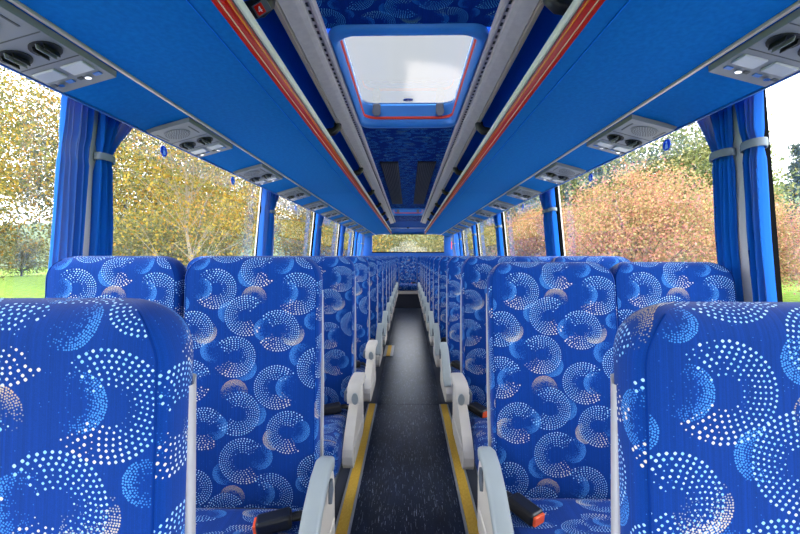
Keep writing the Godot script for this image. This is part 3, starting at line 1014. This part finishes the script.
func build_seat(P: Dictionary, t: Node3D, aisle: int, level_arm: bool, recline: float, drop := 0.0, top := 1.20, cush := 0.0) -> void:
	# aisle: -1 or 1 for the side the aisle is on, 0 for a seat without arm rest
	var br := part("backrest", P.backrest, M.moquette, t)
	# turn about the foot of the backrest
	var foot := Vector3(0, 0.44, 0.05)
	var bt := Transform3D(Basis(Vector3.RIGHT, -deg_to_rad(recline)), foot) * Transform3D(Basis(), Vector3(0, top - drop, 0) - foot)
	br.transform = bt
	for sg in [-1, 1]:
		part("side_gusset", P["gusset%d" % sg], M.moquette, br)
		part("seam", P["seam%d" % sg], M.seam_thread, br)
	part("rear_shell", P.shell, M.shell_grey, br)
	var cu := part("cushion", P.cushion, M.moquette, t)
	cu.position.y = cush
	var pn := part("seat_pan", P.pan, M.dark_grey_plastic, t)
	pn.position.y = cush
	if cush == 0.0:
		part("leg", P.leg, M.steel_grey, t)
	var nm := "%d" % (aisle if aisle != 0 else 1)
	if aisle != 0:
		part("hip_panel", P["hip" + nm], M.cream_plastic, t)
		if level_arm:
			var a := part("arm_rest", P["arm_up" + nm], M.cream_plastic, t)
			part("inner_cap", P["arm_cap" + nm], M.dark_grey_plastic, a)
			part("oval_plug", P["arm_oval" + nm], M.arm_grey, a)
		else:
			var a := part("arm_rest", P["arm_low" + nm], M.arm_grey, t)
			part("pivot_tab", P["pivot" + nm], M.dark_grey_plastic, a)
	var bk := part("belt_buckle", P["buckle" + nm], M.black_plastic, t)
	bk.position.y = cush
	part("release_button", P["button" + nm], M.button_orange, bk)
	part("buckle_stalk", P["stalk" + nm], M.black_plastic, bk)

func seats() -> void:
	var P := seat_parts()
	for r in ROWS:
		for s in [-1, 1]:
			var side: String = "birch-tree side" if s < 0 else "red-maple side"
			for w in 2:
				var x: float = (0.485 if w == 0 else 0.925) * s
				var rec := 0.0
				var drop := 0.0
				var zoff := 0.0
				if r == 0:
					drop = 0.053 if s < 0 else 0.060
					zoff = 0.066 if s < 0 else 0.03
				if r == 1 and s < 0:
					zoff = 0.038
				if r == 1 and s > 0:
					rec = 5.0
					drop = 0.010
					zoff = -0.03 if w == 0 else -0.085
				if r > 1 and (r * 7 + s * 3 + w) % 5 == 0:
					rec = 1.2
				var t := thing("coach_seat", "blue swirl-patterned %s seat in the %s row on the %s" % ["aisle" if w == 0 else "window", ORD[r], side], "seat", Vector3(x, 0, -(0.52 + PITCH * r) + zoff), "coach seats in rows of two")
				var level: bool = (s < 0 and (r == 2 or r == 3)) or (s > 0 and r == 2)
				build_seat(P, t, -s if w == 0 else 0, level, rec, drop)
	for k in 5:
		var x2 := (k - 2) * 0.441
		var where: String = ["window seat on the birch-tree side", "seat beside the birch-side window seat", "middle seat facing the aisle", "seat beside the maple-side window seat", "window seat on the red-maple side"][k]
		var t2 := thing("coach_seat", "blue swirl-patterned rear bench " + where, "seat", Vector3(x2, 0, -9.85), "rear bench seats")
		build_seat(P, t2, 0, false, 0.0, 0.0, 1.20, 0.07)
		var b := MB.new()
		b.rbox(Vector3(0, 0.368, 0.50), Vector3(0.44, 0.05, 0.03), 0.006, 2)
		b.rbox(Vector3(0, 0.355, 0.27), Vector3(0.42, 0.03, 0.40), 0.004, 1)
		part("bench_rail", b.done(), M.cream_plastic, t2)

# ------------------------------------------------------------------ curtains, service panels, floor strips, stickers
func curtain(s: float, d0: float, d1: float, tie0: float, tie1: float, low0: float, low1: float, label: String, sd: int, tie_y := 1.56, xin := 0.035, strap := true) -> void:
	# hangs between depths d0..d1 at the top, drawn to tie0..tie1 at the strap, falling to low0..low1
	var r := RandomNumberGenerator.new()
	r.seed = sd
	var t := thing("curtain", label, "curtain", Vector3(0, 0, 0), "tied-back window curtains")
	var rows := []
	var nf := 7.0
	var ph := r.randf() * TAU
	var y_top := 1.77
	var y_bot := 0.80
	for i in 31:
		var h := float(i) / 30.0
		var y := lerpf(y_top, y_bot, h)
		var ht := (y_top - tie_y) / (y_top - y_bot)
		var a: float; var b2: float
		if h < ht:
			var q := h / ht
			q = q * q * (3 - 2 * q)
			a = lerpf(d0, tie0, q); b2 = lerpf(d1, tie1, q)
		else:
			var q2 := clampf((h - ht) / (1 - ht) * 2.2, 0.0, 1.0)
			q2 = q2 * q2 * (3 - 2 * q2)
			a = lerpf(tie0, low0, q2); b2 = lerpf(tie1, low1, q2)
		var near := absf(h - ht)
		var amp := 0.016 * clampf(near * 9.0 + 0.55, 0.0, 1.0)
		var row := PackedVector3Array()
		for j in 57:
			var f := float(j) / 56.0
			var wob := sin(f * TAU * nf + ph + 0.9 * sin(h * 3.0 + f * 5.0)) * amp + sin(f * TAU * 2.3 + ph * 2.0 + h * 1.5) * amp * 0.5
			row.append(Vector3((wall_x(y) - xin + wob) * s, y, -lerpf(a, b2, f)))
		rows.append(row)
	var m := MB.new()
	m.grid(rows, [], false, s < 0)
	part("cloth", m.done(), M.curtain_cloth, t)
	if not strap:
		return
	# strap round the gather
	m = MB.new()
	var path := []
	var zc := -(tie0 + tie1) * 0.5
	var half := absf(tie1 - tie0) * 0.5 + 0.006
	for k in 25:
		var an := TAU * k / 24.0
		path.append(Vector3((wall_x(tie_y) - xin + cos(an) * 0.030) * s, tie_y + 0.004 * sin(an), zc + sin(an) * half))
	m.sweep(path, Vector3.UP, 0.014, 0.0025, 8, 0.6)
	part("tie_strap", m.done(), M.strap_grey, t)

func service_panel(s: float, d: float, k: int, side: String) -> void:
	# lies on the sloping service band; local x runs from the aisle edge to the window edge, local -y faces down
	var t := thing("service_panel", "grey overhead panel with speaker, air vents and reading lights, %s on the %s" % [ORD[k], side], "overhead panel", Vector3(0.912 * s, 1.703, -d), "overhead service panels")
	var slope := atan2(1.677 - 1.727, 1.006 - 0.822)
	t.rotation.z = slope * s
	var b := MB.new()
	b.extrude([Vector2(-0.086, 0.0), Vector2(-0.080, -0.016), Vector2(0.080, -0.016), Vector2(0.090, 0.0)] if s > 0 else [Vector2(0.086, 0.0), Vector2(0.080, -0.016), Vector2(-0.080, -0.016), Vector2(-0.090, 0.0)], -0.19, 0.19)
	part("body", b.done(), M.panel_grey, t)
	# joints between its three fields
	for z in [0.045, -0.062]:
		b = MB.new()
		b.rbox(Vector3(0, -0.0162, z), Vector3(0.156, 0.0016, 0.003), 0.0005)
		part("joint", b.done(), M.joint_grey, t)
	# loudspeaker: rings of holes
	b = MB.new()
	b.disc(Vector3(0.01 * s, -0.016, 0.115), Vector3.DOWN, 0.048, 0.002, 24)
	var sp := part("speaker_grille", b.done(), M.panel_grey, t)
	b = MB.new()
	for q in 5:
		var rr := 0.006 + q * 0.009
		var cnt := 4 + q * 6
		for i in cnt:
			var an := TAU * i / cnt
			b.disc(Vector3(0.01 * s + cos(an) * rr, -0.018, 0.115 + sin(an) * rr), Vector3.DOWN, 0.0028, 0.0006, 6)
	var hs := part("grille_holes", b.done(), M.joint_grey, sp)
	hs.set_meta("kind", "stuff")
	for x in [-0.058, 0.070]:
		b = MB.new()
		b.rbox(Vector3(x * s, -0.0162, 0.115), Vector3(0.006, 0.0016, 0.08), 0.0007)
		part("slot", b.done(), M.joint_grey, t)
	# two round air vents with fins
	for x in [-0.038, 0.040]:
		b = MB.new()
		b.disc(Vector3(x * s, -0.016, -0.010), Vector3.DOWN, 0.033, 0.0025, 20)
		var v := part("air_vent", b.done(), M.vent_black, t)
		for fx in [-0.014, 0.0, 0.014]:
			b = MB.new()
			b.rbox(Vector3(x * s + fx, -0.023, -0.010), Vector3(0.0035, 0.016, 0.056 - absf(fx) * 0.9), 0.0015, 2)
			part("fin", b.done(), M.panel_grey if fx == 0.0 else M.black_plastic, v)
	# two reading lights, each with a switch and a chrome call button
	for x in [-0.038, 0.040]:
		b = MB.new()
		b.rbox(Vector3(x * s, -0.017, -0.105), Vector3(0.062, 0.008, 0.046), 0.004, 2)
		part("reading_light", b.done(), M.lens_clear, t)
		b = MB.new()
		b.rbox(Vector3((x - 0.018) * s, -0.017, -0.150), Vector3(0.020, 0.004, 0.014), 0.002, 2)
		part("switch", b.done(), M.button_blue, t)
		b = MB.new()
		b.disc(Vector3((x + 0.010) * s, -0.016, -0.150), Vector3.DOWN, 0.008, 0.006, 14)
		part("call_button", b.done(), M.chrome, t)
		b = MB.new()
		b.rbox(Vector3((x + 0.030) * s, -0.017, -0.150), Vector3(0.014, 0.003, 0.012), 0.001, 1)
		part("switch", b.done(), M.joint_grey, t)

func small_things() -> void:
	var b: MB
	for s in [-1.0, 1.0]:
		var side: String = "birch-tree side" if s < 0 else "red-maple side"
		var off := -0.025 if s < 0 else -0.05
		for k in range(2, PILLARS.size()):
			var d: float = PILLARS[k] + off
			var nth: String = ORD[k - 2]
			if s < 0:
				curtain(s, d - 0.175, d - 0.055, d - 0.172, d - 0.06, d - 0.165, d - 0.055, "blue curtain on the fore side of the %s window pillar, %s" % [nth, side], 100 + k, 1.56, 0.035, false)
				curtain(s, d - 0.02, d + 0.17, d - 0.01, d + 0.045, d + 0.0, d + 0.085, "blue curtain on the aft side of the %s window pillar, %s" % [nth, side], 200 + k)
			else:
				curtain(s, d - 0.14, d - 0.05, d - 0.125, d - 0.065, d - 0.115, d - 0.055, "blue curtain on the fore side of the %s window pillar, %s" % [nth, side], 300 + k)
				curtain(s, d - 0.015, d + 0.15, d + 0.0, d + 0.075, d + 0.02, d + 0.09, "blue curtain on the aft side of the %s window pillar, %s" % [nth, side], 400 + k)
		# the corner curtain at the rear window
		curtain(s, 9.55, 10.22, 9.75, 10.12, 9.6, 10.2, "broad blue corner curtain beside the rear window on the " + side, 500 + int(s), 1.5, 0.045)
		for k in 11:
			service_panel(s, 0.955 + PITCH * k, k, side)
		# yellow floor edging between its two metal trims
		var t := thing("floor_edging", "yellow floor edge strip with metal trims along the aisle on the " + side, "floor strip", Vector3(0.285 * s, 0, 0))
		b = MB.new()
		b.rbox(Vector3(0.0, 0.009, -0.9), Vector3(0.050, 0.018, 4.6), 0.003)
		part("yellow_strip", b.done(), M.yellow_edge, t)
		for e in [-1.0, 1.0]:
			b = MB.new()
			b.rbox(Vector3(0.0305 * e, 0.008, -0.9), Vector3(0.011, 0.016, 4.6), 0.003, 2)
			part("metal_trim", b.done(), M.strip_alu, t)
		# seat-belt stickers at the top of the windows
		for k in 4:
			var d2 := (1.92 if s < 0 else 1.86) + PITCH * k
			var y := 1.702
			var st := thing("seat_belt_sticker", "round blue window sticker with white seated figure, %s on the %s" % [ORD[k], side], "sticker", Vector3((wall_x(y) + 0.024) * s, y, -d2), "seat-belt stickers")
			st.rotation = Vector3(0, -PI * 0.5 * s, 0)
			b = MB.new()
			b.disc(Vector3.ZERO, Vector3(0, 0, 1), 0.026, 0.002, 24)
			part("blue_disc", b.done(), M.sticker_blue, st)
			b = MB.new()
			b.disc(Vector3(0, 0.012, 0.002), Vector3(0, 0, 1), 0.0055, 0.001, 14)
			var body := [Vector2(-0.006, 0.005), Vector2(0.006, 0.005), Vector2(0.010, -0.008), Vector2(0.010, -0.017), Vector2(-0.010, -0.017), Vector2(-0.008, -0.006)]
			b.extrude(body, 0.002, 0.003)
			part("white_figure", b.done(), M.white_plate, st)
	# a short warning strip by the seats on the birch side, further back
	var ws := thing("floor_edging", "short yellow floor strip in a pale plate beside the aisle seats", "floor strip", Vector3(-0.238, 0.004, -5.05))
	b = MB.new()
	b.rbox(Vector3(0, 0.003, 0), Vector3(0.115, 0.006, 0.58), 0.002)
	part("pale_plate", b.done(), M.strip_alu, ws)
	b = MB.new()
	b.rbox(Vector3(0, 0.006, 0), Vector3(0.048, 0.006, 0.58), 0.002)
	part("yellow_strip", b.done(), M.yellow_edge, ws)
	# emergency hammer and its holder by the rear corner
	var hm := thing("emergency_hammer", "small red emergency hammer in a grey holder by the rear corner curtain", "hammer", Vector3(1.02, 1.50, -9.5))
	b = MB.new()
	b.rbox(Vector3(0, 0.09, 0), Vector3(0.03, 0.07, 0.09), 0.008, 2)
	part("holder", b.done(), M.panel_grey, hm)
	b = MB.new()
	b.sweep([Vector3(0, 0.06, 0.0), Vector3(0, -0.02, 0.005), Vector3(0, -0.14, 0.01)], Vector3(0, 0, 1), 0.013, 0.010, 10, 0.7)
	part("handle", b.done(), M.seal_red, hm)
	b = MB.new()
	b.tube([Vector3(0, 0.05, -0.05), Vector3(0, 0.05, 0.05)], 0.011, 10)
	part("head", b.done(), M.steel_grey, hm)

# ------------------------------------------------------------------ outdoors
func leaf_quad(m: MB, p: Vector3, size: float, c: Color) -> void:
	var a := Vector3(rng.randfn(), rng.randfn(), rng.randfn()).normalized()
	var o := a.cross(Vector3(rng.randfn(), rng.randfn(), rng.randfn())).normalized()
	var nn := a.cross(o).normalized()
	var A := p - a * size; var C := p + a * size
	var B := p + o * size * 0.55 + nn * size * 0.15; var D := p - o * size * 0.55 + nn * size * 0.15
	m.v.append_array([A, B, C, A, C, D])
	m.n.append_array([nn, nn, nn, nn, nn, nn])
	m.u.append_array([Vector2.ZERO, Vector2.RIGHT, Vector2.ONE, Vector2.ZERO, Vector2.ONE, Vector2.DOWN])
	m.c.append_array([c, c, c, c, c, c])

func make_tree(sd: int, h: float, crown_r: float, crown_base: float, trunk_r: float, clusters: int, per: int, cl_r: float, leaf: float, palette: Array, conifer := false) -> Array:
	rng.seed = sd
	var tr := MB.new()
	var lv := MB.new()
	lv.colored = true
	var path := []; var tap := []
	var top := h * (0.95 if conifer else 0.82)
	for i in 9:
		var f := i / 8.0
		path.append(Vector3(rng.randfn() * trunk_r * 0.8 * (0.0 if i == 0 else 1.0), top * f, rng.randfn() * trunk_r * 0.8 * (0.0 if i == 0 else 1.0)))
		tap.append(1.0 - 0.85 * f)
	tr.tube(path, trunk_r, 9, tap)
	for k in clusters:
		var c: Vector3
		if conifer:
			var f2 := pow(rng.randf(), 1.3)
			var y := lerpf(crown_base, h, f2)
			var tier := 0.65 + 0.35 * absf(sin(f2 * 30.0))
			var rr := crown_r * (1.0 - f2) * tier * sqrt(rng.randf())
			var an := rng.randf() * TAU
			c = Vector3(cos(an) * rr, y - rr * 0.25, sin(an) * rr)
		else:
			var d := Vector3(rng.randfn(), rng.randfn(), rng.randfn()).normalized() * pow(rng.randf(), 0.45)
			c = Vector3(d.x * crown_r, (crown_base + h) * 0.5 + d.y * (h - crown_base) * 0.5, d.z * crown_r)
		var ti := clampi(int((c.y - Vector2(c.x, c.z).length() * 0.8) / top * 8.0), 1, 8)
		if k % 4 == 0:
			var st: Vector3 = path[ti]
			var mid := st.lerp(c, 0.5) + Vector3(rng.randfn(), rng.randfn() + 0.6, rng.randfn()) * crown_r * 0.06
			tr.tube([st, mid, c], trunk_r * 0.22 * (1.1 - c.y / (h * 1.15)) + 0.010, 5, [1.0, 0.6, 0.25])
		var tint := rng.randf()
		for i in per:
			var p := c + Vector3(rng.randfn(), rng.randfn() * 0.75, rng.randfn()) * cl_r
			var pick := int(clampf(tint * 0.6 + rng.randf() * 0.55, 0.0, 0.999) * palette.size())
			var col: Color = palette[clampi(pick, 0, palette.size() - 1)]
			var g := rng.randf_range(0.65, 1.35)
			leaf_quad(lv, p, leaf * rng.randf_range(0.6, 1.3), Color(col.r * g, col.g * g, col.b * g))
	return [tr.done(), lv.done()]

func plant(called: String, meshes: Array, at: Vector3, turn: float, sc: float, bark: String, label: String, category: String, group := "") -> void:
	var t := thing(called, label, category, at, group)
	t.rotation.y = turn
	t.scale = Vector3(sc, sc, sc)
	part("trunk", meshes[0], M[bark], t)
	var f := part("foliage", meshes[1], M.leaf, t)
	f.set_meta("kind", "stuff")

const GROUND := -1.20
func outdoors() -> void:
	var b := MB.new()
	b.rbox(Vector3(0, GROUND - 0.25, -30), Vector3(320, 0.5, 320), 0.05)
	single("ground", b.done(), M.lawn, "green lawn around the coach", "ground", "", "structure")
	var yellow := [Color(0.23, 0.155, 0.02), Color(0.19, 0.155, 0.03), Color(0.29, 0.20, 0.03), Color(0.12, 0.12, 0.03), Color(0.27, 0.14, 0.02)]
	var olive := [Color(0.08, 0.09, 0.035), Color(0.12, 0.12, 0.045), Color(0.16, 0.145, 0.05), Color(0.20, 0.16, 0.06)]
	var red := [Color(0.38, 0.14, 0.11), Color(0.38, 0.18, 0.10), Color(0.35, 0.22, 0.10), Color(0.26, 0.22, 0.09), Color(0.42, 0.18, 0.15)]
	var green := [Color(0.09, 0.12, 0.045), Color(0.13, 0.16, 0.055), Color(0.19, 0.20, 0.07), Color(0.25, 0.23, 0.09)]
	var dark := [Color(0.05, 0.07, 0.05), Color(0.07, 0.09, 0.065), Color(0.09, 0.11, 0.08)]
	var birch := make_tree(1, 11.0, 4.2, 1.6, 0.09, 230, 60, 0.6, 0.072, yellow)
	var birch2 := make_tree(2, 12.5, 4.6, 2.2, 0.11, 240, 60, 0.65, 0.075, yellow)
	var tall := make_tree(9, 18.0, 5.4, 1.0, 0.22, 380, 62, 0.85, 0.13, yellow + olive)
	var bush := make_tree(3, 5.0, 3.2, 0.1, 0.10, 170, 60, 0.42, 0.085, yellow + olive)
	var obush := make_tree(4, 5.2, 3.4, 0.1, 0.10, 170, 60, 0.45, 0.09, olive)
	var maple := make_tree(5, 6.6, 3.9, 0.5, 0.16, 330, 105, 0.42, 0.066, red)
	var broad := make_tree(6, 13.0, 5.0, 1.5, 0.25, 300, 66, 0.75, 0.14, green)
	var fir := make_tree(7, 14.0, 3.0, 1.0, 0.16, 240, 40, 0.28, 0.12, dark, true)
	var rbush := make_tree(8, 4.6, 2.8, 0.1, 0.09, 170, 60, 0.4, 0.08, red)
	b = MB.new()
	b.rbox(Vector3(0, GROUND + 0.01, -4), Vector3(15, 0.06, 34), 0.02)
	single("bounce_paving", b.done(), M.bounce_paving, "added unseen pale slab under the coach, bouncing light up inside", "bounce_paving", "", "structure")  # unseen pale slab, added to bounce light up onto the ceiling
	# birch side: loose birches by the coach, yellow thicket behind them
	for a in [[birch, -9.4, -17.0, 0.3, 1.0, "slender birch with forked pale trunk and thin yellow leaves"],
			[birch2, -21.5, -17.0, 1.2, 1.1, "loose birch with yellow leaves beyond the first window bay"],
			[birch, -10.5, -29.0, 5.0, 1.0, "yellow birch level with the rear windows"]]:
		plant("birch_tree", a[0], Vector3(a[1], GROUND, a[2]), a[3], a[4], "birch_bark", a[5], "tree", "birches beside the coach")
	var n := 0
	for p in [[-42, -38, 1.25, "tall yellow tree at the open end of the backdrop row"], [-28.5, -36, 1.1, "tall yellow tree, second from the open end of the backdrop row"], [-19.6, -33, 0.9, "tall yellow tree behind the slender forked birch"], [-20, -44, 0.85, "tall yellow tree deep behind the slender forked birch"], [-10.5, -44, 0.8, "tall yellow tree nearest to the hedge behind the coach"]]:
		plant("tall_yellow_tree", tall, Vector3(p[0], GROUND, p[1]), n * 1.3, p[2], "dark_bark", p[3], "tree", "tall yellow trees on the birch side")
		n += 1
	n = 0
	for p in [[-46, -47], [-36, -46], [-28.5, -45], [-14.6, -24.5], [-31, -53]]:
		plant("yellow_bush", bush if n % 3 else obush, Vector3(p[0], GROUND, p[1]), n * 1.3, 1.0 + 0.05 * (n % 4), "dark_bark", "yellow-green thicket shrub in the row behind the birches", "shrub", "thicket behind the birches")
		n += 1
	# maple side
	plant("maple_tree", maple, Vector3(11.2, GROUND, -20.0), 0.0, 1.0, "dark_bark", "broad orange-red maple filling the second window bay", "tree")
	plant("maple_tree", maple, Vector3(9.6, GROUND, -30.0), 2.0, 0.95, "dark_bark", "orange-red maple beyond the broad maple, seen in the third window bay", "tree")
	plant("maple_tree", maple, Vector3(19.2, GROUND, -23.0), 4.0, 0.90, "dark_bark", "redder maple partly behind the first blue curtain", "tree")
	n = 0
	for p in [[25.5, -24.5, 0.75], [16.4, -29.0, 0.9], [8.6, -39.0, 1.0], [15.0, -36.0, 0.9], [7.6, -47.0, 1.0]]:
		plant("red_bush", rbush, Vector3(p[0], GROUND, p[1]), n * 2.1, p[2], "dark_bark", ["low red shrub on the lawn beyond the fir-side curtain", "low red shrub between the broad maple and the green trees", "red shrub level with the fourth window bay", "red shrub at the foot of the green trees", "red shrub next to the hedge behind the coach"][n], "shrub", "red shrubs under the maples")
		n += 1
	n = 0
	for p in [[18.5, -43, 1.35], [27.5, -39, 1.2], [35.5, -52, 1.3], [12.5, -54, 1.25], [25, -64, 1.8], [49, -60, 1.1]]:
		plant("broadleaf_tree", broad, Vector3(p[0], GROUND, p[1]), n * 1.7, p[2], "dark_bark", ["tall green tree rising over the broad maple", "green tree rising over the redder maple by the curtain", "tall green tree behind the gap of sky", "green tree rising over the third-bay maple", "biggest green tree at the back of the wood", "green tree standing behind the dark fir"][n], "tree", "green trees behind the maples")
		n += 1
	plant("fir_tree", fir, Vector3(38.5, GROUND, -41.0), 0.0, 0.95, "dark_bark", "dark pointed fir showing beside the first curtain", "tree")
	# behind the coach
	n = 0
	for p in [[-3.6, -25], [3.2, -25.5], [-7.0, -31.5], [-0.2, -31], [5.0, -39]]:
		plant("olive_bush", obush if n % 2 else bush, Vector3(p[0], GROUND, p[1]), n * 0.9, 0.95, "dark_bark", "olive and yellow hedge shrub seen through the rear window", "shrub", "hedge behind the coach")
		n += 1
	# wooded hill far off
	b = MB.new()
	var rows := []
	for i in 13:
		var row := PackedVector3Array()
		for j in 41:
			var an := lerpf(-1.25, 1.25, j / 40.0)
			var f := i / 12.0
			var dist := lerpf(110.0, 230.0, f)
			var hh := sin(f * PI * 0.5) * (26.0 + 9.0 * sin(an * 3.0 + 0.6) + 4.0 * sin(an * 9.0)) + 1.2 * sin(j * 2.1 + i * 1.7)
			row.append(Vector3(sin(an) * dist, GROUND - 0.4 + hh, -cos(an) * dist))
		rows.append(row)
	b.grid(rows, [], false, false)
	single("hill", b.done(), M.far_wood, "hazy wooded hill behind the trees", "hill", "", "structure")
